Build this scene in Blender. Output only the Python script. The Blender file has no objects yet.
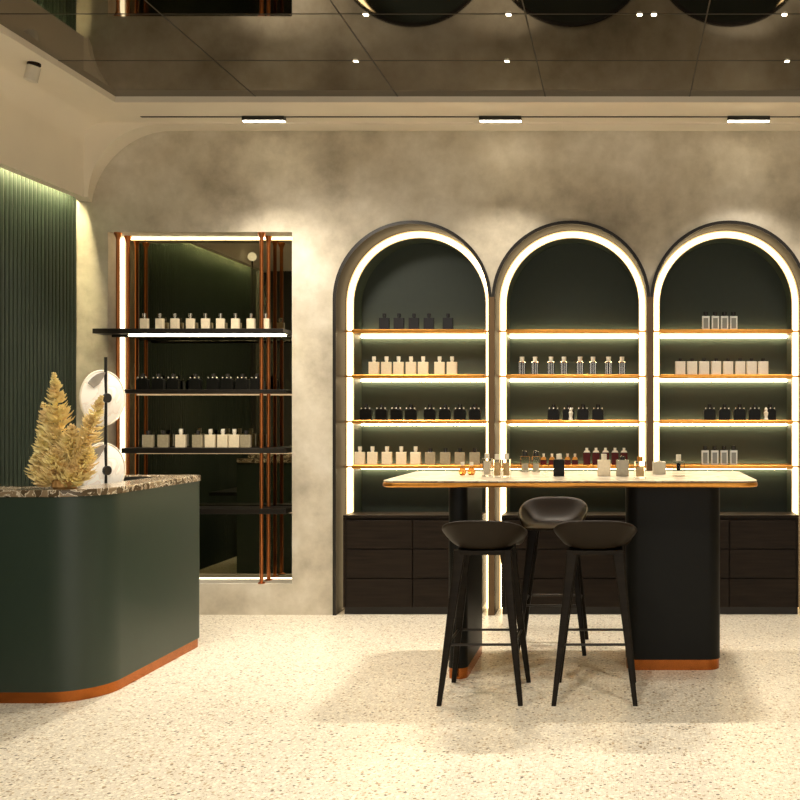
import bpy, bmesh, math, random
from mathutils import Vector, Matrix
random.seed(7)
PI = math.pi
sc = bpy.context.scene
C = sc.collection
H = 1.4          # eye height
F = 925.0        # focal length in pixels of the 800 px frame

# ------------------------------------------------------------------ materials
def new_mat(name):
    m = bpy.data.materials.new(name); m.use_nodes = True
    return m, m.node_tree, m.node_tree.nodes['Principled BSDF']

def setp(b, **k):
    for n, v in k.items():
        n = n.replace('_', ' ')
        if n in b.inputs:
            if isinstance(v, tuple) and len(v) == 3: v = (*v, 1)
            b.inputs[n].default_value = v

def mat(name, col, rough=.5, metal=0.0, var=0.06, scale=20, bump=0.0, **k):
    """plain material with a little procedural variation in tone"""
    m, nt, b = new_mat(name)
    tc = nt.nodes.new('ShaderNodeTexCoord')
    no = nt.nodes.new('ShaderNodeTexNoise'); no.inputs['Scale'].default_value = scale; no.inputs['Detail'].default_value = 4
    nt.links.new(tc.outputs['Object'], no.inputs['Vector'])
    r = nt.nodes.new('ShaderNodeValToRGB')
    r.color_ramp.elements[0].position = .3; r.color_ramp.elements[1].position = .7
    r.color_ramp.elements[0].color = (*[c*(1-var) for c in col], 1)
    r.color_ramp.elements[1].color = (*[min(1, c*(1+var)) for c in col], 1)
    nt.links.new(no.outputs['Fac'], r.inputs['Fac'])
    nt.links.new(r.outputs['Color'], b.inputs['Base Color'])
    setp(b, Roughness=rough, Metallic=metal, **k)
    if bump:
        bp = nt.nodes.new('ShaderNodeBump'); bp.inputs['Strength'].default_value = bump; bp.inputs['Distance'].default_value = .01
        nt.links.new(no.outputs['Fac'], bp.inputs['Height']); nt.links.new(bp.outputs['Normal'], b.inputs['Normal'])
    return m

def emit(name, col, strength):
    m, nt, b = new_mat(name)
    setp(b, Base_Color=(.8, .8, .8), Emission_Color=col, Emission_Strength=strength)
    return m

def concrete():
    m, nt, b = new_mat('concrete_plaster')
    tc = nt.nodes.new('ShaderNodeTexCoord')
    n1 = nt.nodes.new('ShaderNodeTexNoise'); n1.inputs['Scale'].default_value = 1.3; n1.inputs['Detail'].default_value = 9; n1.inputs['Roughness'].default_value = .62
    n2 = nt.nodes.new('ShaderNodeTexNoise'); n2.inputs['Scale'].default_value = 9; n2.inputs['Detail'].default_value = 8; n2.inputs['Roughness'].default_value = .7
    for n in (n1, n2): nt.links.new(tc.outputs['Object'], n.inputs['Vector'])
    r = nt.nodes.new('ShaderNodeValToRGB')
    e = r.color_ramp.elements
    e[0].position = .33; e[0].color = (.34, .295, .225, 1)
    e[1].position = .68; e[1].color = (.84, .79, .69, 1)
    x = e.new(.5); x.color = (.64, .58, .465, 1)
    nt.links.new(n1.outputs['Fac'], r.inputs['Fac'])
    r2 = nt.nodes.new('ShaderNodeValToRGB')
    r2.color_ramp.elements[0].position = .3; r2.color_ramp.elements[0].color = (.84, .83, .80, 1)
    r2.color_ramp.elements[1].position = .7; r2.color_ramp.elements[1].color = (1.0, 1.0, 1.0, 1)
    nt.links.new(n2.outputs['Fac'], r2.inputs['Fac'])
    mx = nt.nodes.new('ShaderNodeMixRGB'); mx.blend_type = 'MULTIPLY'; mx.inputs[0].default_value = 1
    nt.links.new(r.outputs['Color'], mx.inputs[1]); nt.links.new(r2.outputs['Color'], mx.inputs[2])
    nt.links.new(mx.outputs['Color'], b.inputs['Base Color'])
    bp = nt.nodes.new('ShaderNodeBump'); bp.inputs['Strength'].default_value = .12; bp.inputs['Distance'].default_value = .02
    nt.links.new(n2.outputs['Fac'], bp.inputs['Height']); nt.links.new(bp.outputs['Normal'], b.inputs['Normal'])
    setp(b, Roughness=.75)
    return m

def terrazzo():
    m, nt, b = new_mat('terrazzo')
    tc = nt.nodes.new('ShaderNodeTexCoord')
    def chips(scale, thr, cols):
        v = nt.nodes.new('ShaderNodeTexVoronoi'); v.inputs['Scale'].default_value = scale
        nt.links.new(tc.outputs['Object'], v.inputs['Vector'])
        sep = nt.nodes.new('ShaderNodeSeparateColor'); nt.links.new(v.outputs['Color'], sep.inputs['Color'])
        r = nt.nodes.new('ShaderNodeValToRGB'); r.color_ramp.interpolation = 'CONSTANT'
        e = r.color_ramp.elements
        e[0].position = 0; e[0].color = (*cols[0][1], 1)
        e[1].position = cols[1][0]; e[1].color = (*cols[1][1], 1)
        for p, c in cols[2:]:
            q = e.new(p); q.color = (*c, 1)
        nt.links.new(sep.outputs['Red'], r.inputs['Fac'])
        lt = nt.nodes.new('ShaderNodeMath'); lt.operation = 'LESS_THAN'; lt.inputs[1].default_value = thr
        nt.links.new(v.outputs['Distance'], lt.inputs[0])
        return r, lt
    base = (.60, .55, .45)
    ra, fa = chips(62, .42, [(0, (.76, .70, .56)), (.40, base), (.60, (.40, .30, .17)), (.74, (.80, .75, .62)), (.90, (.24, .17, .09)), (.965, (.10, .08, .05))])
    rb, fb = chips(130, .40, [(0, (.74, .68, .54)), (.45, base), (.68, (.36, .27, .15)), (.93, (.20, .16, .10))])
    m1 = nt.nodes.new('ShaderNodeMixRGB'); m1.inputs[1].default_value = (*base, 1)
    nt.links.new(fb.outputs[0], m1.inputs[0]); nt.links.new(rb.outputs['Color'], m1.inputs[2])
    m2 = nt.nodes.new('ShaderNodeMixRGB')
    nt.links.new(fa.outputs[0], m2.inputs[0]); nt.links.new(m1.outputs['Color'], m2.inputs[1]); nt.links.new(ra.outputs['Color'], m2.inputs[2])
    nt.links.new(m2.outputs['Color'], b.inputs['Base Color'])
    setp(b, Roughness=.32, Specular_IOR_Level=.4)
    return m

def marble(name, c0, c1, vein, scale=3.0, rough=.15):
    m, nt, b = new_mat(name)
    tc = nt.nodes.new('ShaderNodeTexCoord')
    no = nt.nodes.new('ShaderNodeTexNoise'); no.inputs['Scale'].default_value = scale; no.inputs['Detail'].default_value = 8; no.inputs['Distortion'].default_value = 1.4
    nt.links.new(tc.outputs['Object'], no.inputs['Vector'])
    r = nt.nodes.new('ShaderNodeValToRGB'); e = r.color_ramp.elements
    e[0].position = .34; e[0].color = (*c0, 1); e[1].position = .66; e[1].color = (*c1, 1)
    for p, c in ((.47, c0), (.50, vein), (.53, c1)):
        q = e.new(p); q.color = (*c, 1)
    nt.links.new(no.outputs['Fac'], r.inputs['Fac']); nt.links.new(r.outputs['Color'], b.inputs['Base Color'])
    setp(b, Roughness=rough)
    return m, nt, b

def wood(name, c0, c1):
    m, nt, b = new_mat(name); b.inputs['Specular IOR Level'].default_value = .12
    tc = nt.nodes.new('ShaderNodeTexCoord'); mp = nt.nodes.new('ShaderNodeMapping'); mp.inputs['Scale'].default_value = (2.5, 2.5, 40)
    nt.links.new(tc.outputs['Object'], mp.inputs['Vector'])
    no = nt.nodes.new('ShaderNodeTexNoise'); no.inputs['Scale'].default_value = 1.5; no.inputs['Detail'].default_value = 6
    nt.links.new(mp.outputs['Vector'], no.inputs['Vector'])
    r = nt.nodes.new('ShaderNodeValToRGB'); r.color_ramp.elements[0].position = .3; r.color_ramp.elements[1].position = .7
    r.color_ramp.elements[0].color = (*c0, 1); r.color_ramp.elements[1].color = (*c1, 1)
    nt.links.new(no.outputs['Fac'], r.inputs['Fac']); nt.links.new(r.outputs['Color'], b.inputs['Base Color'])
    setp(b, Roughness=.45)
    return m

M = {}
M['concrete'] = concrete()
M['terrazzo'] = terrazzo()
M['cream'] = mat('cream_plaster', (.90, .83, .70), .7, var=.03, scale=3)
M['ceil_mirror'] = mat('bronze_mirror', (.165, .142, .105), .03, 1.0, var=.03, scale=2)
M['seam'] = mat('dark_seam', (.03, .022, .012), .5)
M['wall_mirror'] = mat('smoked_mirror', (.26, .24, .17), .015, 1.0, var=.02)
M['flute'] = mat('green_fluted', (.018, .030, .019), .5, var=.05)
M['green'] = mat('green_lacquer', (.024, .041, .029), .38, var=.03)
M['arch_green'] = mat('green_panel', (.027, .040, .029), .6, var=.05)
M['black'] = mat('black_lacquer', (.010, .010, .009), .35)
M['pillar'] = mat('black_green_lacquer', (.0035, .0038, .003), .45, Specular_IOR_Level=.2)
M['bronze'] = mat('dark_bronze', (.014, .006, .002), .6, .1, Specular_IOR_Level=.15, var=.1)
M['rim'] = mat('black_rim', (.012, .009, .006), .4, .2)
M['gold'] = mat('brushed_gold', (.78, .35, .07), .30, 1.0, var=.08, scale=40)
M['copper'] = mat('copper', (.42, .13, .03), .27, 1.0, var=.1, scale=15)
M['pole'] = mat('copper_pole', (.50, .165, .05), .3, 1.0, var=.08, scale=15)
M['drawer'] = wood('dark_oak', (.010, .0068, .0048), (.022, .015, .010))
M['stool_wood'] = wood('black_stained_oak', (.008, .006, .004), (.016, .012, .008))
M['stool_seat'] = mat('dark_shell', (.016, .010, .0045), .5, Specular_IOR_Level=.2, var=.06)
M['counter_top'] = marble('brown_marble', (.10, .07, .038), (.26, .19, .115), (.80, .72, .56), 16)[0]
M['table_top'] = marble('cream_marble', (.32, .275, .20), (.46, .41, .32), (.20, .155, .10), 5, .3)[0]
M['led'] = emit('led_warm', (1.0, .73, .37), 6.5)
M['led_shelf'] = emit('led_shelf', (1.0, .84, .48), 24)
M['led_niche'] = emit('led_niche', (1.0, .80, .46), 13)
M['led_dim'] = emit('led_dim', (1.0, .60, .25), .35)
M['led_halo'] = emit('led_halo', (1.0, .62, .22), 1.0)  # dim warm glow imitating the halo beside the ring
M['led_side'] = emit('led_side', (1.0, .84, .58), 3.2)
M['post'] = mat('brown_bronze', (.13, .075, .032), .45, .3)
M['led_cove'] = emit('led_cove', (1.0, .88, .50), 200)
M['lamp_white'] = emit('lamp_white', (1.0, .86, .62), 20)
M['white_metal'] = mat('white_metal', (.70, .66, .56), .5)
M['cream_glass'] = mat('cream_glass', (.93, .80, .56), .25, var=.06, scale=60, Coat_Weight=.5)
M['white_box'] = mat('white_bottle', (.82, .74, .60), .35, var=.05, scale=80)
M['grey_glass'] = mat('grey_glass', (.40, .34, .22), .2, var=.12, scale=60, Coat_Weight=.6)
M['ivory_cap'] = mat('ivory_cap', (.88, .82, .68), .3)
M['dark_cap'] = mat('dark_cap', (.02, .018, .015), .25)
M['dark_glass'] = mat('dark_glass', (.006, .006, .005), .3, Specular_IOR_Level=.15)
M['slate_glass'] = mat('slate_glass', (.028, .028, .032), .25)
M['silver'] = mat('silver', (.85, .82, .74), .2, 1.0)
M['pale_glass'] = mat('pale_glass', (.66, .66, .60), .15, var=.1, scale=90, Coat_Weight=.5)
M['smoke_glass'] = mat('smoke_glass', (.20, .20, .16), .15)
M['clear'] = mat('clear_glass', (.95, .95, .92), .04, Transmission_Weight=1.0, IOR=1.15)
M['amber'] = mat('amber_glass', (.95, .42, .10), .06, Transmission_Weight=.8, IOR=1.35)
M['red_glass'] = mat('dark_red_glass', (.075, .007, .007), .2, Specular_IOR_Level=.2)
M['gold_liquid'] = mat('gold_liquid', (.80, .52, .20), .15)
M['paper'] = mat('paper_label', (.70, .64, .50), .7)
M['pampas'] = mat('pampas', (1.0, .68, .31), .8, var=.30, scale=14)
M['pampas_core'] = mat('pampas_core', (.62, .36, .13), .8, var=.2, scale=20)
M['disc'], nt_, b_ = marble('alabaster', (.70, .66, .59), (.82, .78, .70), (.60, .54, .46), 6, .35)
setp(b_, Emission_Color=(1.0, .88, .68), Emission_Strength=.28)
M['disc_grey'] = mat('grey_alabaster', (.30, .27, .23), .4, var=.2, scale=14)
M['dark_wall'] = mat('dark_wall', (.05, .05, .04), .6)

# ------------------------------------------------------------------ geometry helpers
def box(bm, x0, x1, y0, y1, z0, z1):
    vs = [bm.verts.new((x, y, z)) for x in (x0, x1) for y in (y0, y1) for z in (z0, z1)]
    for f in ((0, 1, 3, 2), (4, 6, 7, 5), (0, 4, 5, 1), (2, 3, 7, 6), (0, 2, 6, 4), (1, 5, 7, 3)):
        bm.faces.new([vs[i] for i in f])

def prism(bm, pts, a0, a1, plane='xy'):
    """extrude a 2D outline; plane xy -> along z, plane xz -> along y"""
    def P(p, a): return (p[0], p[1], a) if plane == 'xy' else (p[0], a, p[1])
    lo = [bm.verts.new(P(p, a0)) for p in pts]; hi = [bm.verts.new(P(p, a1)) for p in pts]
    n = len(pts)
    for i in range(n): bm.faces.new((lo[i], lo[(i+1) % n], hi[(i+1) % n], hi[i]))
    bm.faces.new(lo[::-1]); bm.faces.new(hi)

def rounded(pts, radii, seg=8):
    """outline with rounded corners (convex or concave)"""
    out = []; n = len(pts)
    for i in range(n):
        p = Vector(pts[i]); a = Vector(pts[i-1]); c = Vector(pts[(i+1) % n]); r = radii[i]
        if r <= 0: out.append(tuple(p)); continue
        u = (a-p).normalized(); v = (c-p).normalized()
        ang = u.angle(v); t = r/math.tan(ang/2)
        cen = p + (u+v).normalized()*(r/math.sin(ang/2))
        s = p+u*t-cen; e = p+v*t-cen
        a0 = math.atan2(s.y, s.x); a1 = math.atan2(e.y, e.x); d = (a1-a0+PI) % (2*PI)-PI
        for k in range(seg+1):
            q = a0+d*k/seg; out.append((cen.x+r*math.cos(q), cen.y+r*math.sin(q)))
    return out

def tube(bm, path, rad, seg=10, caps=True):
    """round tube along points; rad a number or a list"""
    path = [Vector(p) for p in path]; rings = []
    prev = None
    for i, p in enumerate(path):
        t = (path[min(i+1, len(path)-1)]-path[max(i-1, 0)]).normalized()
        if prev is None:
            u = t.orthogonal().normalized()
        else:
            u = (prev-t*prev.dot(t)).normalized()
        prev = u; v = t.cross(u)
        r = rad[i] if isinstance(rad, (list, tuple)) else rad
        rings.append([bm.verts.new(p+(u*math.cos(2*PI*k/seg)+v*math.sin(2*PI*k/seg))*r) for k in range(seg)])
    for a, b in zip(rings, rings[1:]):
        for k in range(seg): bm.faces.new((a[k], a[(k+1) % seg], b[(k+1) % seg], b[k]))
    if caps: bm.faces.new(rings[0][::-1]); bm.faces.new(rings[-1])

def lathe(bm, prof, seg=20, c=(0, 0, 0)):
    rings = []
    for r, z in prof:
        r = max(r, 1e-4)
        rings.append([bm.verts.new((c[0]+r*math.cos(2*PI*k/seg), c[1]+r*math.sin(2*PI*k/seg), c[2]+z)) for k in range(seg)])
    for a, b in zip(rings, rings[1:]):
        for k in range(seg): bm.faces.new((a[k], a[(k+1) % seg], b[(k+1) % seg], b[k]))
    bm.faces.new(rings[0][::-1]); bm.faces.new(rings[-1])

def obj(name, bm, m, parent=None, bevel=0, smooth=False, seg=2, loc=None):
    bmesh.ops.remove_doubles(bm, verts=bm.verts, dist=1e-6)
    bmesh.ops.recalc_face_normals(bm, faces=bm.faces)
    if smooth:
        for f in bm.faces: f.smooth = True
        for e in bm.edges:
            if len(e.link_faces) == 2 and e.calc_face_angle(0) > .6: e.smooth = False
    me = bpy.data.meshes.new(name); bm.to_mesh(me); bm.free()
    me.materials.append(m)
    o = bpy.data.objects.new(name, me); C.objects.link(o)
    if parent is not None: o.parent = parent
    if loc: o.location = loc
    if bevel:
        b = o.modifiers.new('bevel', 'BEVEL'); b.width = bevel; b.segments = seg; b.limit_method = 'ANGLE'; b.angle_limit = .6
    return o

def NB(): return bmesh.new()
def boxobj(name, m, x0, x1, y0, y1, z0, z1, parent=None, bevel=0):
    b = NB(); box(b, x0, x1, y0, y1, z0, z1); return obj(name, b, m, parent, bevel)

def tag(o, label, cat, group=None):
    o['label'] = label; o['category'] = cat
    if group: o['group'] = group
    return o
def thing(name, label, cat, loc=(0, 0, 0), rz=0, group=None):
    o = bpy.data.objects.new(name, None); C.objects.link(o); o.empty_display_size = .05
    o.location = loc; o.rotation_euler = (0, 0, rz)
    return tag(o, label, cat, group)
def struct(o):
    o['kind'] = 'structure'; return o
def dup(root, loc, rz=0, label=None, group=None, scale=None):
    r = root.copy(); C.objects.link(r); r.location = loc; r.rotation_euler = (0, 0, rz)
    if label: r['label'] = label
    if group: r['group'] = group
    if scale: r.scale = scale
    for ch in list(root.children):
        c = ch.copy(); C.objects.link(c); c.parent = r
        for g in list(ch.children):
            d = g.copy(); C.objects.link(d); d.parent = c
    return r
def X(px, D): return (px-622)*D/F
def Z(py, D): return H+(416-py)*D/F

# ------------------------------------------------------------------ room shell
YW = 6.514                      # concrete wall plane
XR = 3.6; YB = -2.6; ZT = 3.62
struct(boxobj('floor', M['terrazzo'], -4.0, XR+.1, YB-.1, YW+.3, -.1, 0))

ARC = [-1.474, -.359, .756]; RO = .5575; RI = .535; RL = .482; ZC = H+.8155
def arch_pts(cx, r, zb=0.0, n=40, zc=ZC):
    p = [(cx-r, zb)]
    for k in range(n+1):
        a = PI-PI*k/n; p.append((cx+r*math.cos(a), zc+r*math.sin(a)))
    p.append((cx+r, zb)); return p

# wall_back with the niche opening and the triple arch opening
NX0, NX1, NZ0, NZ1 = -3.62, -2.324, H-1.183, H+1.296
b = NB()
out = [(-4.0, 0), (ARC[0]-RO, 0)]
for cx in ARC:
    out += [p for p in arch_pts(cx, RO)[1:-1]] if cx == ARC[0] else [p for p in arch_pts(cx, RO)[2:-1]]
out += [(ARC[2]+RO, 0), (XR+.1, 0), (XR+.1, ZT), (-4.0, ZT)]
def loop(pts):
    vs = [b.verts.new((x, YW, z)) for x, z in pts]
    return [b.edges.new((vs[i], vs[(i+1) % len(vs)])) for i in range(len(vs))]
ed = loop(out) + loop([(NX0, NZ0), (NX1, NZ0), (NX1, NZ1), (NX0, NZ1)])
bmesh.ops.triangle_fill(b, use_beauty=True, edges=ed)
g = bmesh.ops.extrude_face_region(b, geom=list(b.faces))
bmesh.ops.translate(b, verts=[v for v in g['geom'] if isinstance(v, bmesh.types.BMVert)], vec=(0, .225, 0))
struct(obj('wall_back', b, M['concrete']))

# left wall: fluted green panelling, plain further towards the room
b = NB()
n = 66; pitch = .04
prof = []
for i in range(n):
    y = 3.88+i*pitch
    for k in range(5):
        a = PI*k/4; prof.append((-3.858+.020*math.sin(a), y+.02-.0185*math.cos(a)))
prof = [(-4.0, 3.88)]+prof+[(-4.0, 3.88+n*pitch)]
prism(b, prof, 0, ZT)
wl = struct(obj('wall_left', b, M['flute'], smooth=False))
struct(boxobj('wall_left', M['dark_wall'], -4.0, -3.84, YB, 3.88, 0, ZT))
struct(boxobj('wall_return', M['dark_wall'], -3.84, -3.2, 3.55, 3.75, 0, ZT-.7))
struct(boxobj('wall_right', M['concrete'], XR, XR+.1, YB, YW, 0, ZT))
struct(boxobj('wall_front', M['cream'], -4.0, XR+.1, YB-.1, YB, 0, ZT))
# mirror ceiling
ZM = H+2.056; ZS = H+2.017
struct(boxobj('ceiling', M['ceil_mirror'], -3.27, XR, YB, 5.96, ZM, ZM+.05))
b = NB()
w = .0035
for x in (-2.358, -1.443, -.494, .435, 1.36, 2.29, 3.22): box(b, x-w, x+w, YB, 5.95, ZM-.0012, ZM+.001)
y = 5.352
while y > YB: box(b, -3.26, XR, y-w, y+w, ZM-.0012, ZM+.001); y -= .622
struct(obj('trim_1', b, M['seam']))
# left bulkhead, soffit along the wall, and rounded plate meeting the wall
b = NB()
pf = rounded([(-3.26, ZS), (-3.70, ZS), (-3.70, H+1.505), (-3.765, H+1.505), (-3.765, ZT), (-3.26, ZT)], [0, .14, 0, 0, 0, 0], 10)
prism(b, pf, YB, 6.357, 'xz')
struct(obj('trim_2', b, M['cream'], smooth=True))
b = NB(); box(b, -3.262, XR, 5.95, 6.357, ZS, ZT)
struct(obj('trim_3', b, M['cream']))
b = NB()
R = .502; cx = -3.168; cz = H+1.505
pts = [(-3.765, cz), (-3.67, cz)]+[(cx-R*math.cos(a*PI/2/18), cz+R*math.sin(a*PI/2/18)) for a in range(1, 19)]+[(XR, cz+R), (XR, ZT), (-3.765, ZT)]
def back(k, p):
    if k == 0: return (-3.83, p[1]+.01)
    if k <= 19: return (p[0]-.062*(1-math.sin(max(0, k-1)*PI/2/18)), p[1])
    return p if k < len(pts)-1 else (-3.83, ZT)
fv = [b.verts.new((x, 6.357, z)) for x, z in pts]
bv_ = [b.verts.new((back(k, p)[0], YW-.001, back(k, p)[1])) for k, p in enumerate(pts)]
for k in range(len(pts)): b.faces.new((fv[k], fv[(k+1) % len(pts)], bv_[(k+1) % len(pts)], bv_[k]))
b.faces.new(fv[::-1]); b.faces.new(bv_)
struct(obj('trim_4', b, M['cream']))
struct(boxobj('ceiling', M['dark_wall'], -4.0, XR+.1, YB-.1, YW+.3, ZT, ZT+.1))

# cove light hidden over the fluted wall
tag(boxobj('cove_light', M['led_cove'], -3.792, -3.768, 3.9, YW-.01, H+1.62, H+1.635), 'thin warm cove light along the top of the green fluted wall', 'light')

# ------------------------------------------------------------------ track with three linear lamps
YT = 6.233
tag(boxobj('light_track', M['seam'], X(141, YT), XR-.02, YT-.010, YT+.010, ZS-.003, ZS), 'long thin black light track in the cream soffit above the wall', 'light track')
def light_obj(name, kind, loc, energy, col=(1, .84, .6), rot=(0, 0, 0), parent=None, **k):
    l = bpy.data.lights.new(name, kind); l.energy = energy; l.color = col
    for a, v in k.items(): setattr(l, a, v)
    o = bpy.data.objects.new(name, l); C.objects.link(o); o.location = loc; o.rotation_euler = rot
    if parent: o.parent = parent
    return o
where = ['above the mirror niche', 'above the gap between left and middle arches', 'above the right arch']
WARM = (1.0, .895, .75)
for i, px in enumerate((264, 500.5, 748.5)):
    x = X(px, YT)
    t = thing('track_downlight', 'black linear track lamp with white glowing underside '+where[i], 'lamp', (x, YT, ZS), 0, 'linear track lamps')
    boxobj('housing', M['black'], -.142, .142, -.022, .022, -.030, -.001, t)
    boxobj('diffuser', M['lamp_white'], -.138, .138, -.014, .018, -.033, -.0302, t)
    light_obj('lamp_glow', 'AREA', (0, 0, -.040), 34, WARM, (math.radians(-27), 0, 0), t, shape='RECTANGLE', size=.27, size_y=.06, spread=math.radians(112))

# small recessed ceiling spots
spots = [(-1.54, 5.352), (-.666, 5.352), (.955, 5.352), (-1.31, 4.73), (-.58, 4.73), (.09, 4.73), (.163, 4.73), (.83, 4.73)]
names = ['further row, left of the three', 'further row, middle of the three', 'further row, right of the three', 'nearer row, leftmost of five',
         'nearer row, second of five', 'nearer row, third of five', 'nearer row, fourth of five', 'nearer row, rightmost of five']
for i, (x, y) in enumerate(spots):
    t = thing('ceiling_spot', 'tiny square ceiling spot in a mirror seam, '+names[i], 'ceiling light', (x, y, ZM), 0, 'ceiling spots in the mirror seams')
    boxobj('bezel', M['white_metal'], -.015, .015, -.014, .014, -.004, -.0005, t)
    boxobj('lens', M['lamp_white'], -.011, .011, -.010, .010, -.006, -.004, t)

# white cylinder spotlight on the left soffit
D = 5.29
t = thing('cylinder_spotlight', 'small white cylinder spotlight on the cream bulkhead top left', 'spotlight', (X(34, D), D, ZS))
b = NB(); lathe(b, [(.035, -.012), (.035, 0)], 20); obj('mount_plate', b, M['bronze'], t, smooth=True)
b = NB(); tube(b, [(0, 0, -.01), (-.004, 0, -.035)], .007); obj('stem', b, M['black'], t)
b = NB(); lathe(b, [(.030, -.085), (.036, -.083), (.036, .0), (.03, .004)], 24)
o = obj('lamp_body', b, M['white_metal'], t, smooth=True, loc=(0, 0, -.02)); o.rotation_euler = (0, math.radians(14), 0)

# ------------------------------------------------------------------ mirror niche with shelf unit
YM = 6.725
t = thing('mirror_panel', 'smoked mirror panel filling the back of the rectangular wall niche', 'mirror', ((NX0+NX1)/2, YM, NZ0))
hw = (NX1-NX0)/2
boxobj('mirror_glass', M['wall_mirror'], -hw+.001, hw-.001, 0, .012, .001, NZ1-NZ0-.001, t)
tag(boxobj('niche_light', M['led_niche'], NX0+.01, NX1-.01, YM-.018, YM-.002, NZ1-.014, NZ1-.001), 'warm light strip along the top of the mirror niche', 'light strip')

t = thing('display_shelf_unit', 'shelf unit of four black shelves on copper poles in the mirror niche', 'shelf unit', (-3.0, 6.6, NZ0))
def rel(o): o.location = (3.0, -6.6, -NZ0); return o
b = NB(); prism(b, [(-3.648, 6.37), (-2.335, 6.37), (-2.335, 6.70), (-3.60, 6.70), (-3.60, 6.508), (-3.648, 6.508)], H+.569, H+.603)
s1 = rel(obj('shelf', b, M['rim'], t, .002)); s1['label'] = 'deepest top shelf, reaching past the niche edge'
boxobj('light_strip', M['led_shelf'], -3.43, -2.34, 6.43, 6.452, H+.5565, H+.568, s1)
boxobj('light_shield', M['rim'], -3.56, -2.345, 6.4525, 6.458, H+.550, H+.5685, s1)
for k, (za, zb) in enumerate(((.160, .187), (-.262, -.225), (-.690, -.652))):
    s = rel(boxobj('shelf', M['rim'], -3.52, -2.365, 6.50, 6.70, H+za, H+zb, t, .002))
    boxobj('light_strip', M['led_dim'], -3.5, -2.38, 6.67, 6.69, H+za-.011, H+za-.001, s)
for xp in (-3.56, -2.546):
    for yp in (6.533, 6.664):
        b = NB(); z0 = NZ0+.001; z1 = NZ1-.001
        lathe(b, [(.026, z0), (.026, z0+.006), (.0125, z0+.012), (.0125, z1-.05), (.015, z1-.035), (.026, z1-.008), (.026, z1)], 16, (xp, yp, 0))
        rel(obj('pole', b, M['pole'], t, smooth=True))

# ------------------------------------------------------------------ arches
SZ = [H+.614, H+.287, H-.042, H-.368]
AN = ['left', 'middle', 'right']
for ai, cx in enumerate(ARC):
    t = thing('arched_display_niche', AN[ai]+' arched display niche with glowing light ring and four gold shelves', 'display niche', (cx, YW, 0), 0, 'arched display niches')
    def rl(o): o.location = (-cx, -YW, 0); return o
    def band(name, r0, r1, y0, y1, m, zb=0.0, parent=t):
        b = NB(); o_ = arch_pts(cx, r0, zb); i_ = arch_pts(cx, r1, zb)
        n = len(o_); V = []
        for y in (y0, y1): V.append([[b.verts.new((x, y, z)) for x, z in L] for L in (o_, i_)])
        for k in range(n-1):
            b.faces.new((V[0][0][k], V[0][0][k+1], V[0][1][k+1], V[0][1][k]))
            b.faces.new((V[1][0][k], V[1][0][k+1], V[1][1][k+1], V[1][1][k]))
            b.faces.new((V[0][0][k], V[0][0][k+1], V[1][0][k+1], V[1][0][k]))
            b.faces.new((V[0][1][k], V[0][1][k+1], V[1][1][k+1], V[1][1][k]))
        for k in (0, n-1): b.faces.new((V[0][0][k], V[0][1][k], V[1][1][k], V[1][0][k]))
        return rl(obj(name, b, m, parent, smooth=True))
    fr = band('frame', RO-.001, RI, YW-.018, 6.76, M['bronze'])
    band('front_rim', RO-.0005, RI-.001, YW-.022, YW-.0175, M['rim'])
    lr = band('light_ring', RI-.013, RL+.008, 6.735, 6.748, M['led'])
    rg = band('ring_halo', RI-.001, RI-.0132, 6.737, 6.748, M['led_halo'], parent=lr); rg.location = (0, 0, 0)  # glowing bands on both ring edges imitate its halo
    rg = band('ring_halo', RL+.0078, RL, 6.737, 6.748, M['led_halo'], parent=lr); rg.location = (0, 0, 0)
    band('inner_lining', RL+.004, RL, 6.7485, 6.95, M['arch_green'])
    b = NB(); prism(b, arch_pts(cx, RI, 0), 6.95, 6.965, 'xz')
    rl(obj('back_panel', b, M['arch_green'], t))
    for si, z in enumerate(SZ):
        s = rl(boxobj('shelf', M['gold'], cx-RL+.002, cx+RL-.002, 6.68, 6.922, z-.014, z+.014, t, .007))
        hw = .478
        if si == 0: boxobj('light_strip', M['led_shelf'], cx-hw, cx+hw, 6.924, 6.936, z-.028, z+.006, s)
        else: boxobj('light_strip', M['led_shelf'], cx-hw, cx+hw, 6.924, 6.936, z-.030, z-.0145, s)
        for sg in (-1, 1):
            b = NB(); x0, x1 = sorted((cx+sg*(RL-.001), cx+sg*(RI-.002))); box(b, x0, x1, 6.70, 6.712, z-.006, z+.006)
            obj('bracket', b, M['gold'], s)
    # drawer cabinet below
    cw = .49
    c = thing('drawer_cabinet', 'dark oak six drawer cabinet in the base of the '+AN[ai]+' arch', 'cabinet', (cx, YW, 0), 0, 'drawer cabinets in the arches')
    boxobj('body', M['drawer'], -cw, cw, .012, .215, .052, .685, c)
    boxobj('cabinet_top', M['drawer'], -cw, cw, -.003, .215, .685, .702, c, .002)
    boxobj('toe_kick', M['rim'], -cw+.004, cw-.004, .02, .215, 0, .052, c)
    boxobj('side_panel', M['drawer'], -cw, -cw+.018, -.001, .0115, .052, .684, c)
    boxobj('side_panel', M['drawer'], cw-.018, cw, -.001, .0115, .052, .684, c)
    for col in range(2):
        for row in range(3):
            x0 = -cw+.022+col*(cw-.018); x1 = x0+cw-.026
            z1 = .665-row*.206; z0 = z1-.198
            boxobj('drawer', M['drawer'], x0, x1, -.004, .0115, z0, z1, c, .002)

for xm in ((ARC[0]+ARC[1])/2, (ARC[1]+ARC[2])/2):
    struct(boxobj('trim_5', M['post'], xm-.0225, xm+.0225, YW-.027, YW-.0225, 0, ZC+.02, None, .002))

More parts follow.
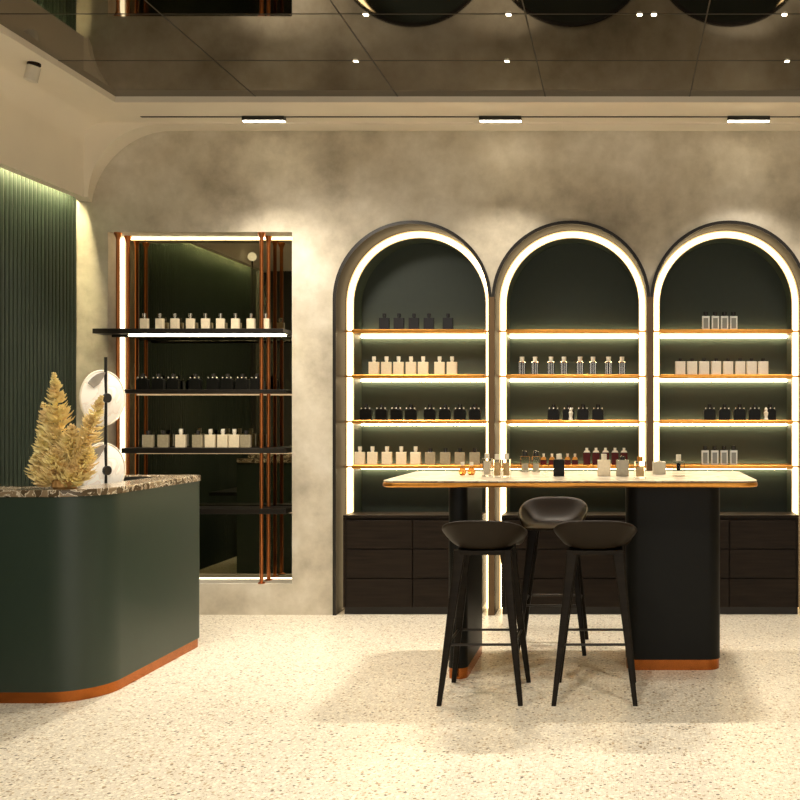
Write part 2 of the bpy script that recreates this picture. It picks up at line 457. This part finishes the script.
# ------------------------------------------------------------------ bar table
zt = H-.341
t = thing('bar_table', 'long bar table with cream marble top, gold edge and black pillars', 'table', (-.27, 5.3, 0))
def rt(o): o.location = (.27, -5.3, 0); return o
tp = rounded([(-1.27, 4.85), (.72, 4.85), (.72, 5.74), (-1.27, 5.74)], [.085]*4, 6)
b = NB(); prism(b, tp, zt-.008, zt); rt(obj('marble_top', b, M['table_top'], t, .002))
te = rounded([(-1.274, 4.846), (.724, 4.846), (.724, 5.744), (-1.274, 5.744)], [.09]*4, 6)
b = NB(); prism(b, te, zt-.034, zt-.0085); rt(obj('gold_edge', b, M['gold'], t, .010, seg=4))
pl = rounded([(-.928, 4.915), (-.825, 4.915), (-.825, 5.50), (-.928, 5.50)], [.045]*4, 8)
pr = rounded([(.02, 5.09), (.546, 5.09), (.546, 5.60), (.02, 5.60)], [.07]*4, 8)
for nm, P_, g_ in (('pillar', pl, 0), ('pillar', pr, 0)):
    b = NB(); prism(b, P_, .058, zt-.034); rt(obj('pillar', b, M['pillar'], t, smooth=True))
    c_ = Vector((sum(p[0] for p in P_)/len(P_), sum(p[1] for p in P_)/len(P_)))
    b = NB(); prism(b, [tuple(c_+(Vector(p)-c_)*.985) for p in P_], 0, .058); rt(obj('plinth', b, M['copper'], t, smooth=True))

# ------------------------------------------------------------------ bar stools
def make_stool():
    t = thing('bar_stool', 'x', 'stool')
    b = NB(); NR, NA = 14, 48; rings = []
    def pt(rho, a):
        ca, sa = math.cos(a), math.sin(a); e = 2/3.0
        x = .205*rho*math.copysign(abs(ca)**e, ca); y = .185*rho*math.copysign(abs(sa)**e, sa)
        back = .5-.5*sa                                   # the back is towards -y
        h = .152*max(0, (back-.15)/.85)**.7
        z = .745+h*max(0, (rho-.46)/.54)**2.0 - (.012*rho**3 if back < .2 else 0)
        k = 1+.04*back*rho**3
        return (x*k, y*k-.012*back*rho**2, z)
    cen = b.verts.new((0, 0, .745))
    for i in range(1, NR+1): rings.append([b.verts.new(pt(i/NR, 2*PI*k/NA)) for k in range(NA)])
    for k in range(NA): b.faces.new((cen, rings[0][k], rings[0][(k+1) % NA]))
    for p, q in zip(rings, rings[1:]):
        for k in range(NA): b.faces.new((p[k], p[(k+1) % NA], q[(k+1) % NA], q[k]))
    o = obj('seat', b, M['stool_seat'], t, smooth=True)
    so = o.modifiers.new('solid', 'SOLIDIFY'); so.thickness = .014; so.offset = 0
    bv = o.modifiers.new('sub', 'SUBSURF'); bv.levels = 1; bv.render_levels = 1
    top = {}
    for sx in (-1, 1):
        for sy in (-1, 1):
            b = NB(); P0 = Vector((sx*.112, sy*.095, .738)); P1 = Vector((sx*.197, sy*.196, 0))
            n = 10; rings = []
            for i in range(n+1):
                f = i/n; p = P0.lerp(P1, f)
                w_ = .026-.0145*f; d_ = .018-.006*f
                if f < .12: w_ += .004*(1-f/.12)
                pts = rounded([(-w_, -d_), (w_, -d_), (w_, d_), (-w_, d_)], [.006]*4, 3)
                rings.append([b.verts.new((p.x+q[0], p.y+q[1], p.z)) for q in pts])
            for p, q in zip(rings, rings[1:]):
                m_ = len(p)
                for k in range(m_): b.faces.new((p[k], p[(k+1) % m_], q[(k+1) % m_], q[k]))
            b.faces.new(rings[0]); b.faces.new(rings[-1][::-1])
            obj('leg', b, M['stool_wood'], t, smooth=True)
    b = NB(); prism(b, rounded([(-.135, -.118), (.135, -.118), (.135, .118), (-.135, .118)], [.04]*4, 5), .715, .738)
    obj('seat_support', b, M['stool_wood'], t, .004)
    zf = .285; P0 = Vector((.112, .095, .738)); P1 = Vector((.197, .196, 0)); q = P0.lerp(P1, 1-zf/.738)
    cs = [(-q.x, -q.y), (q.x, -q.y), (q.x, q.y), (-q.x, q.y)]
    for i in range(4):
        a, c = cs[i], cs[(i+1) % 4]
        b = NB(); tube(b, [(*a, zf), (*c, zf)], .0065, 8); obj('footrest_bar', b, M['rim'], t, smooth=True)
    return t
st = make_stool()
spots_ = [(-.688, 4.669, 0, 'dark bar stool seen from behind, in front of the narrow left pillar'),
          (-.133, 4.669, 0, 'dark bar stool seen from behind, nearest the wide right pillar'),
          (-.417, 5.605, PI, 'dark bar stool on the far side of the table, its open seat facing us')]
for i, (x, y, r, lb) in enumerate(spots_):
    if i == 0:
        st.location = (x, y, 0); st['label'] = lb; st['group'] = 'bar stools around the bar table'
    else: dup(st, (x, y, 0), r, lb, 'bar stools around the bar table')

# ------------------------------------------------------------------ reception counter
t = thing('reception_counter', 'rounded dark green reception counter with brown marble top and copper plinth', 'counter', (-3.0, 5.1, 0))
def rc(o): o.location = (3.0, -5.1, 0); return o
XL = -3.52
def u_shape(g, rad=1.0):
    return rounded([(XL, 4.50-g), (-2.565+g, 4.50-g), (-2.565+g, 5.67+g), (-3.24, 5.67+g), (-3.24, 5.60-g), (-2.75-g, 5.60-g), (-2.75-g, 4.74+g), (XL, 4.74+g)],
                   [0, .24*rad, .07, 0, 0, .03, .06, 0], 12)
b = NB(); prism(b, u_shape(0), .055, 1.005); rc(obj('body', b, M['green'], t, smooth=True))
b = NB(); prism(b, u_shape(-.006), 0, .055); rc(obj('plinth', b, M['copper'], t, smooth=True))
b = NB(); prism(b, u_shape(.006), 1.005, 1.040); rc(obj('marble_top', b, M['counter_top'], t, .004))
rc(boxobj('inner_panel', M['black'], -3.24, -2.76, 5.575, 5.593, .76, 1.034, t))
rc(boxobj('inner_panel', M['black'], -2.768, -2.7505, 4.80, 5.574, .76, 1.034, t))
rc(boxobj('work_surface', M['black'], XL, -2.77, 4.745, 5.57, .72, .75, t))

# lamp with two alabaster discs
LX, LY = -2.88, 5.16
t = thing('disc_lamp', 'table lamp of two marbled discs on a black rod behind the counter', 'lamp', (LX, LY, .75))
b = NB(); lathe(b, [(.07, 0), (.07, .012), (.012, .018)], 24); obj('base', b, M['black'], t, smooth=True)
b = NB(); tube(b, [(0, 0, .01), (0, 0, .978)], .0085, 10); obj('rod', b, M['black'], t, smooth=True)
for i, zc in enumerate((Z(398, LY)-.75, Z(470.5, LY)-.75)):
    R = .157
    b = NB(); lathe(b, [(.001, .006), (.03, .006), (.10, .002), (R-.012, -.012), (R-.008, -.020), (.10, -.008), (.03, -.003), (.001, -.003)], 48)
    d = obj('disc', b, M['disc'], t, smooth=True, loc=(-.004, .002, zc)); d.rotation_euler = (math.radians(90), 0, math.radians(74))
    b = NB()
    pth = [(math.cos(2*PI*k/48)*(R-.005), math.sin(2*PI*k/48)*(R-.005), -.016) for k in range(49)]
    tube(b, pth, .0055, 6, False); obj('disc_rim', b, M['ivory_cap'], d, smooth=True)
    b = NB()   # darker cut segment at upper left
    arc = [(math.cos(a)*(R-.013), math.sin(a)*(R-.013)) for a in [math.radians(92+5*k) for k in range(12)]]
    prism(b, arc+[(-.085, .055), (-.05, .075), (-.02, .115)], .004, .009); obj('cut_segment', b, M['disc_grey'], d)
    b = NB(); lathe(b, [(.026, .020), (.026, .006), (.022, .002)], 24); obj('hub', b, M['black'], d, smooth=True)
    light_obj('disc_glow', 'POINT', (-.05, -.06, zc), 2.4, (1, .85, .6), parent=t, shadow_soft_size=.02)

# pampas bouquet
def plume(name, base, tip, rad, n, parent, seedcurve):
    base = Vector(base); tip = Vector(tip); L = (tip-base).length
    mid = base.lerp(tip, .5)+Vector((seedcurve, 0, 0))
    def axis(f): return base*(1-f)**2+mid*2*f*(1-f)+tip*f*f
    b = NB(); tube(b, [axis(i/10) for i in range(11)], [.0035*(1-.6*i/10) for i in range(11)], 6)
    stem = obj('stem', b, M['pampas_core'], parent, smooth=True)
    b = NB()
    for i in range(int(n*.5)):
        f = .12+.88*random.random()**.85
        p = axis(f); t_ = (axis(min(1, f+.02))-axis(f-.02)).normalized()
        a = random.random()*2*PI
        u = t_.orthogonal().normalized(); v = t_.cross(u); out = u*math.cos(a)+v*math.sin(a)
        env = rad*(math.sin(PI*min(1, (f*.80+.22)))**.8)*(1-.35*f)
        ln = env*random.uniform(.75, 1.25)+.012
        d0 = (out*.75+t_*.85).normalized()
        q = [p.copy()]; d = d0.copy()
        side = d.cross(t_).normalized()*random.uniform(-.5, .5)
        for s in range(4):
            d = (d+out*.34+Vector((0, 0, -.30 if s < 2 else .42))+side*.30+t_*(.0 if s < 2 else .35)).normalized()
            q.append(q[-1]+d*ln/4)
        for v_ in q: v_.z = max(v_.z, .012)
        w_ = random.uniform(.004, .0085)
        tube(b, q, [w_*.6, w_, w_*1.05, w_*.8, w_*.15], 3)
    return obj('plume', b, M['pampas'], stem)
D0 = 4.615
t = thing('pampas_bouquet', 'golden dried pampas grass plumes standing on the marble counter top', 'dried flowers', (X(65, D0), D0, 1.0405))
b = NB(); lathe(b, [(.05, 0), (.06, .01), (.055, .04), (.03, .05)], 20); obj('holder', b, M['pampas_core'], t, smooth=True)
def pp(px, py, dy=0.0): return ((px-65)*D0/F, dy, Z(py, D0)-1.0405)
PL = [((63, 478), (54, 373), .085, 620, 0, .004), ((70, 478), (99, 396), .075, 420, .02, .012), ((56, 480), (41, 402), .065, 330, .02, -.008),
      ((70, 482), (76, 424), .080, 380, -.035, 0), ((54, 482), (45, 432), .075, 330, -.03, -.004), ((62, 486), (62, 448), .085, 330, -.06, 0),
      ((76, 482), (92, 446), .070, 280, -.02, .006), ((50, 484), (36, 455), .07, 240, -.01, -.004), ((66, 486), (84, 468), .07, 220, -.05, 0), ((60, 486), (46, 470), .07, 220, -.05, 0)]
for (b0, t0, r, n, dy, sc_) in PL:
    plume('plume', pp(*b0, dy*.4), pp(*t0, dy), r, n, t, sc_)

# slender globe lamp beside the counter end, seen in the niche mirror
t = thing('globe_floor_lamp', 'slender floor lamp with small white globe, mirrored in the niche', 'floor lamp', (-3.61, 4.42, 0))
b = NB(); lathe(b, [(.06, 0), (.06, .015), (.008, .02)], 20); obj('base', b, M['black'], t, smooth=True)
b = NB(); tube(b, [(0, 0, .015), (0, 0, 2.92)], .007, 8); obj('rod', b, M['black'], t, smooth=True)
b = NB(); bmesh.ops.create_uvsphere(b, u_segments=20, v_segments=12, radius=.042, matrix=Matrix.Translation((0, 0, 2.955))); obj('globe', b, emit('globe_glow', (1, .86, .6), 2.0), t, smooth=True)

# ------------------------------------------------------------------ bottles
def rbox(bm, w, d, z0, z1, r=.006, seg=3):
    prism(bm, rounded([(-w/2, -d/2), (w/2, -d/2), (w/2, d/2), (-w/2, d/2)], [r]*4, seg), z0, z1)
def proto(name, parts):
    t = thing(name, 'x', 'bottle')
    for nm, m, fn in parts:
        b = NB(); fn(b); obj(nm, b, M[m], t, .0015 if nm == 'body' else 0, smooth=(nm != 'body'))
    return t
def P_square(w, h, hc, body, cap, cw=.024, d=.032):
    return [('body', body, lambda b: rbox(b, w, d, 0, h)), ('cap', cap, lambda b: lathe(b, [(cw/2*.8, h), (cw/2*.8, h+hc*.3), (cw/2, h+hc*.3), (cw/2, h+hc)], 14))]
def glint_beads(b, h, w):  # pale beads standing in for specular dots
    for x in (-w*.36, 0, w*.36):
        bmesh.ops.create_icosphere(b, subdivisions=1, radius=.0055, matrix=Matrix.Translation((x, -.012, h+.004)))
def shoulder(b, w, h, d=.036):
    vs = [(-w/2, 0), (w/2, 0), (w/2, h*.86), (w*.26, h), (-w*.26, h), (-w/2, h*.86)]
    prism(b, vs, -d/2, d/2, 'xz')
protos = {}
def getp(kind):
    if kind in protos: return protos[kind], True
    if kind == 'cream': p = proto('perfume_bottle', P_square(.074, .092, .040, 'cream_glass', 'ivory_cap', .028))
    elif kind == 'glassy': p = proto('perfume_bottle', P_square(.056, .088, .036, 'cream_glass', 'silver', .024))
    elif kind == 'grey': p = proto('perfume_bottle', P_square(.076, .090, .030, 'grey_glass', 'dark_cap', .030))
    elif kind == 'slate': p = proto('perfume_bottle', P_square(.074, .085, .032, 'slate_glass', 'slate_glass', .026))
    elif kind == 'white':
        p = proto('perfume_bottle', [('body', 'white_box', lambda b: rbox(b, .074, .04, 0, .096)), ('cap', 'dark_cap', lambda b: lathe(b, [(.013, .096), (.013, .118)], 14))])
    elif kind == 'dark':
        p = proto('perfume_bottle', [('body', 'dark_glass', lambda b: shoulder(b, .084, .080)), ('cap', 'dark_cap', lambda b: lathe(b, [(.014, .08), (.014, .112)], 14)), *[('stud', 'ivory_cap', lambda b, q=q: bmesh.ops.create_icosphere(b, subdivisions=1, radius=.0055, matrix=Matrix.Translation((q*.030, -.014, .084)))) for q in (-1, 0, 1)]])  # three ivory beads imitate highlights on cap and shoulders
    elif kind == 'collar':
        p = proto('perfume_bottle', [('body', 'dark_glass', lambda b: rbox(b, .050, .03, 0, .088)), ('collar', 'silver', lambda b: lathe(b, [(.034, .088), (.026, .094), (.012, .100)], 16)),
                                     ('cap', 'ivory_cap', lambda b: lathe(b, [(.015, .100), (.017, .130)], 14)), ('stripes', 'silver', lambda b: [box(b, x-.0011, x+.0011, -.0165, -.0152, .004, .086) for x in (-.018, -.007, .007, .018)])])
    elif kind == 'clear':
        p = proto('perfume_bottle', [('body', 'pale_glass', lambda b: rbox(b, .056, .034, 0, .098)), ('panel', 'smoke_glass', lambda b: box(b, -.017, .017, -.0182, -.0172, .008, .084)),
                                     ('cap', 'dark_cap', lambda b: lathe(b, [(.010, .098), (.010, .104), (.016, .104), (.016, .128)], 14))])
    elif kind == 'red':
        p = proto('perfume_bottle', [('body', 'red_glass', lambda b: shoulder(b, .052, .100, .03)), ('collar', 'ivory_cap', lambda b: prism(b, [(-.024, .089), (.024, .089), (.016, .102), (-.016, .102)], -.017, .017, 'xz')), ('cap', 'ivory_cap', lambda b: lathe(b, [(.010, .102), (.010, .122)], 12))])
    elif kind == 'mini':
        p = proto('perfume_bottle', [('body', 'red_glass', lambda b: shoulder(b, .048, .045, .03)), ('collar', 'gold', lambda b: prism(b, [(-.022, .035), (.022, .035), (.012, .056), (-.012, .056)], -.018, .018, 'xz')), ('cap', 'ivory_cap', lambda b: lathe(b, [(.008, .056), (.010, .080)], 12))])
    protos[kind] = p
    return p, False
ORD = ['first', 'second', 'third', 'fourth', 'fifth', 'sixth', 'seventh', 'eighth', 'ninth', 'tenth']
def put(kind, x, y, z, label, group, scale=None):
    p, used = getp(kind)
    if not used:
        p.location = (x, y, z); p['label'] = label; p['group'] = group
        if scale: p.scale = scale
        return p
    return dup(p, (x, y, z), 0, label, group, scale)
def row(kinds, pxs, D, z, desc, place, group, scale=None):
    for i, px in enumerate(pxs):
        k = kinds if isinstance(kinds, str) else kinds[i]
        d = desc if isinstance(desc, str) else desc[i]
        put(k, X(px, D), D, z, '%s, %s from left on %s' % (d, ORD[i], place), group, scale)
DB = 6.735
TOPS = [z+.0142 for z in SZ]
G = 'bottles on the %s of the %s arch'
row('slate', [384.4, 399, 414, 429, 448], DB, TOPS[0], 'black square bottle', 'top shelf of left arch', G % ('top shelf', 'left'))
row('cream', [374, 386.5, 398.6, 411, 423.2, 439.6, 452], DB, TOPS[1], 'cream square bottle', 'second shelf of left arch', G % ('second shelf', 'left'))
row('dark', [366, 381.5, 396.6, 411, 430, 445, 460, 475], DB, TOPS[2], 'black shouldered bottle', 'third shelf of left arch', G % ('third shelf', 'left'))
row(['cream']*5+['grey']*4, [360, 372.5, 387, 401.3, 415.6, 430.4, 445.3, 460, 474.8], DB, TOPS[3], ['cream square bottle']*5+['grey-brown dark-capped bottle']*4, 'bottom shelf of left arch', G % ('bottom shelf', 'left'))
row('collar', [522, 535, 551, 564, 580, 593, 608.5, 622], DB, TOPS[1], 'dark glass bottle with flared collar', 'second shelf of middle arch', G % ('second shelf', 'middle'))
row('dark', [553.6, 568.6, 583, 598], DB, TOPS[2], 'black shouldered bottle', 'third shelf of middle arch', G % ('third shelf', 'middle'))
row('mini', [543.6, 552, 560, 567.6, 575], DB, TOPS[3], 'miniature dark red bottle with gold collar', 'bottom shelf of middle arch', G % ('bottom shelf left part', 'middle'), (.95, .95, 1.0))
row('red', [586.8, 596, 605.5, 615, 624], DB, TOPS[3], 'tall dark red bottle with ivory shoulders', 'bottom shelf of middle arch', G % ('bottom shelf right part', 'middle'))
row('clear', [705.7, 715.2, 724.4, 733.5], DB, TOPS[0], 'clear glass bottle with black cap', 'top shelf of right arch', G % ('top shelf', 'right'))
row('white', [680.2, 692, 704, 716, 728, 740, 751.5, 763], DB, TOPS[1], 'white square bottle with dark cap', 'second shelf of right arch', G % ('second shelf', 'right'))
row('dark', [709.6, 724.5, 739.6, 754.5, 770], DB, TOPS[2], 'black shouldered bottle', 'third shelf of right arch', G % ('third shelf', 'right'))
row('clear', [705, 714.6, 724, 733.5], DB, TOPS[3], 'clear glass bottle with black cap', 'bottom shelf of right arch', G % ('bottom shelf', 'right'), (.98, 1, 1.06))
# two small ivory figurines
def figurine(b): lathe(b, [(.018, 0), (.016, .006), (.011, .02), (.015, .04), (.017, .052), (.009, .064), (.012, .074), (.008, .086), (.001, .09)], 16)
for px, lb in ((570.8, 'middle'), (766, 'right')):
    b = NB(); figurine(b)
    tag(obj('figurine', b, M['ivory_cap'], None, smooth=True, loc=(X(px, 6.70), 6.700, TOPS[2])), 'small ivory figurine among black bottles on third shelf of %s arch' % lb, 'figurine', 'ivory figurines')
DN = 6.58
tag(boxobj('niche_light', M['led_side'], NX0+.02, NX1-.01, YM-.014, YM-.002, NZ0+.001, NZ0+.008), 'warm light strip along the sill of the mirror niche', 'light strip')
tag(boxobj('niche_light', M['led_side'], NX0+.001, NX0+.006, YM-.055, YM-.003, NZ0+.03, NZ1-.02), 'added upright glow strip brightening the left edge of the mirror niche', 'light strip')  # glowing strip added to make the left reveal look lit

row('glassy', [144.5, 160, 175, 190.5, 205.5, 220.5, 235.5, 251, 265.5], DN, H+.6045, 'pale glass bottle', 'top shelf of mirror niche', 'bottles on the top niche shelf')
row('dark', [143, 158.6, 173.6, 195.5, 213.5, 227.6, 242.6, 257], DN, H+.1882, 'black shouldered bottle', 'second shelf of mirror niche', 'bottles on the second niche shelf')
row(['grey', 'grey', 'cream', 'grey', 'cream', 'cream', 'cream', 'grey'], [148.4, 163.4, 181, 198, 210.5, 223, 234.5, 246], DN, H-.2238,
    ['grey-brown square bottle', 'grey-brown square bottle', 'cream square bottle', 'grey-brown square bottle', 'cream square bottle', 'cream square bottle', 'cream square bottle', 'grey-brown square bottle'],
    'third shelf of mirror niche', 'bottles on the third niche shelf')
for g_ in protos.values(): pass

# bottles on the bar table
def tb(px, pyb, parts, label, name='perfume_bottle'):
    D = (H-zt)*F/(pyb-416)
    t = thing(name, label, 'bottle', (X(px, D), D, zt+.0003), 0, 'perfume bottles on the bar table')
    for nm, m, fn in parts:
        b = NB(); fn(b); obj(nm, b, M[m], t, .0015 if nm == 'body' else 0, smooth=(nm != 'body'))
def cyl(r, z0, z1): return lambda b: lathe(b, [(r, z0), (r, z1)], 14)
def facet(b, w=.046, h=.045): 
    lathe(b, [(w*.32, 0), (w*.5, h*.3), (w*.5, h*.65), (w*.22, h)], 8)
for px, lb in ((462.5, 'small faceted amber bottle with white cap, leftmost on the bar table'), (471.5, 'small amber bottle with white cap beside the leftmost faceted one')):
    tb(px, 475, [('body', 'amber', facet), ('neck', 'gold', cyl(.008, .045, .055)), ('cap', 'ivory_cap', cyl(.011, .055, .075))], lb)
def glass3(capm, liquid, w=.056, h=.10, hl=.07, hc=.03, ct=.013):
    return [('body', 'clear', lambda b: rbox(b, w, .036, 0, h)), ('liquid', liquid, lambda b: rbox(b, w*.68, .02, .008, hl, .004)), ('cap', capm, cyl(ct, h, h+hc))]
tb(487, 476, glass3('ivory_cap', 'white_box', .055, .10, .085, .028), 'clear glass bottle of pale liquid, white cap, left of the gold glass pair')
tb(497, 477, glass3('ivory_cap', 'gold_liquid', .048, .098, .08, .03), 'clear bottle holding gold liquid, left of a matching pair on bar table')
tb(506.5, 477, glass3('ivory_cap', 'gold_liquid', .050, .10, .08, .03), 'clear bottle holding gold liquid, right of a matching pair on bar table')
tb(525, 471.8, glass3('dark_cap', 'white_box', .056, .095, .05, .032, .018), 'clear glass bottle with black cap, left of a black-capped pair on table')
tb(536, 471.8, glass3('dark_cap', 'white_box', .050, .095, .05, .032, .018), 'clear glass bottle with black cap, right of a black-capped pair on table')
tb(559, 476, [('body', 'dark_glass', lambda b: rbox(b, .062, .036, 0, .095)), ('cap', 'ivory_cap', cyl(.015, .095, .125))], 'solid black square bottle with ivory cap on the bar table')
tb(604, 476, [('body', 'cream_glass', lambda b: rbox(b, .074, .038, 0, .092)), ('cap', 'ivory_cap', cyl(.015, .092, .125))], 'cream opaque square bottle with ivory cap, middle of the bar table')
tb(622.5, 476, [('body', 'grey_glass', lambda b: rbox(b, .072, .05, 0, .092)), ('cap', 'dark_cap', cyl(.017, .092, .112))], 'grey cube bottle with dark cap on the bar table')
tb(640, 478, glass3('gold', 'gold_liquid', .066, .092, .06, .025, .016), 'clear square glass bottle with gold cap beside the grey cube bottle')
tb(659, 474, [('body', 'paper', lambda b: rbox(b, .076, .05, 0, .072)), ('cap', 'paper', cyl(.012, .072, .080))], 'low pale greyish box-shaped flacon on the right of the table')
tb(678.5, 476, [('body', 'clear', lambda b: rbox(b, .070, .036, 0, .085)), ('liquid', 'dark_glass', lambda b: rbox(b, .022, .018, .03, .075, .004)), ('cap', 'ivory_cap', cyl(.014, .085, .122))], 'clear glass bottle with tall ivory cap, rightmost on the bar table')

# ------------------------------------------------------------------ added fill lights
for (x, y, e, tilt) in ((-2.2, 3.0, 150, 10), (-.6, 2.6, 170, 8), (1.2, 2.6, 170, 8), (-2.1, 4.73, 250, 37), (-2.7, 4.74, 170, 31), (-.4, 4.73, 60, 22), (1.3, 4.73, 80, 28), (2.6, 4.73, 120, 30)):
    light_obj('fill_spot', 'SPOT', (x, y, ZM-.03), e, WARM, (math.radians(tilt), 0, 0), spot_size=math.radians(95 if y < 4.74 else 55), spot_blend=.8, shadow_soft_size=.06 if tilt < 25 else .25)  # spots without fixtures, added to brighten the floor and lower wall
# large soft fill panel added behind the camera
light_obj('front_fill', 'AREA', (.3, YB+.2, 1.7), 55, (1.0, .95, .88), (math.radians(90), 0, 0), shape='RECTANGLE', size=5.0, size_y=2.6)

w = bpy.data.worlds.new('world'); sc.world = w; w.use_nodes = True
w.node_tree.nodes['Background'].inputs['Color'].default_value = (.9, .8, .6, 1)
w.node_tree.nodes['Background'].inputs['Strength'].default_value = .02

# ------------------------------------------------------------------ camera
cam = bpy.data.cameras.new('camera'); co = bpy.data.objects.new('camera', cam); C.objects.link(co)
co.location = (0, 0, H); co.rotation_euler = (math.radians(90), 0, 0)
cam.sensor_width = 36; cam.lens = F/800*36
cam.shift_x = -(622-400)/800; cam.shift_y = 16/800
cam.clip_start = .05
sc.camera = co
sc.view_settings.view_transform = 'Standard'; sc.view_settings.look = 'None'
sc.view_settings.gamma = 1; sc.view_settings.use_curve_mapping = False
sc.view_settings.exposure = 0.2
sc.cycles.use_denoising = True
sc.cycles.max_bounces = 10
sc.cycles.sample_clamp_indirect = 6
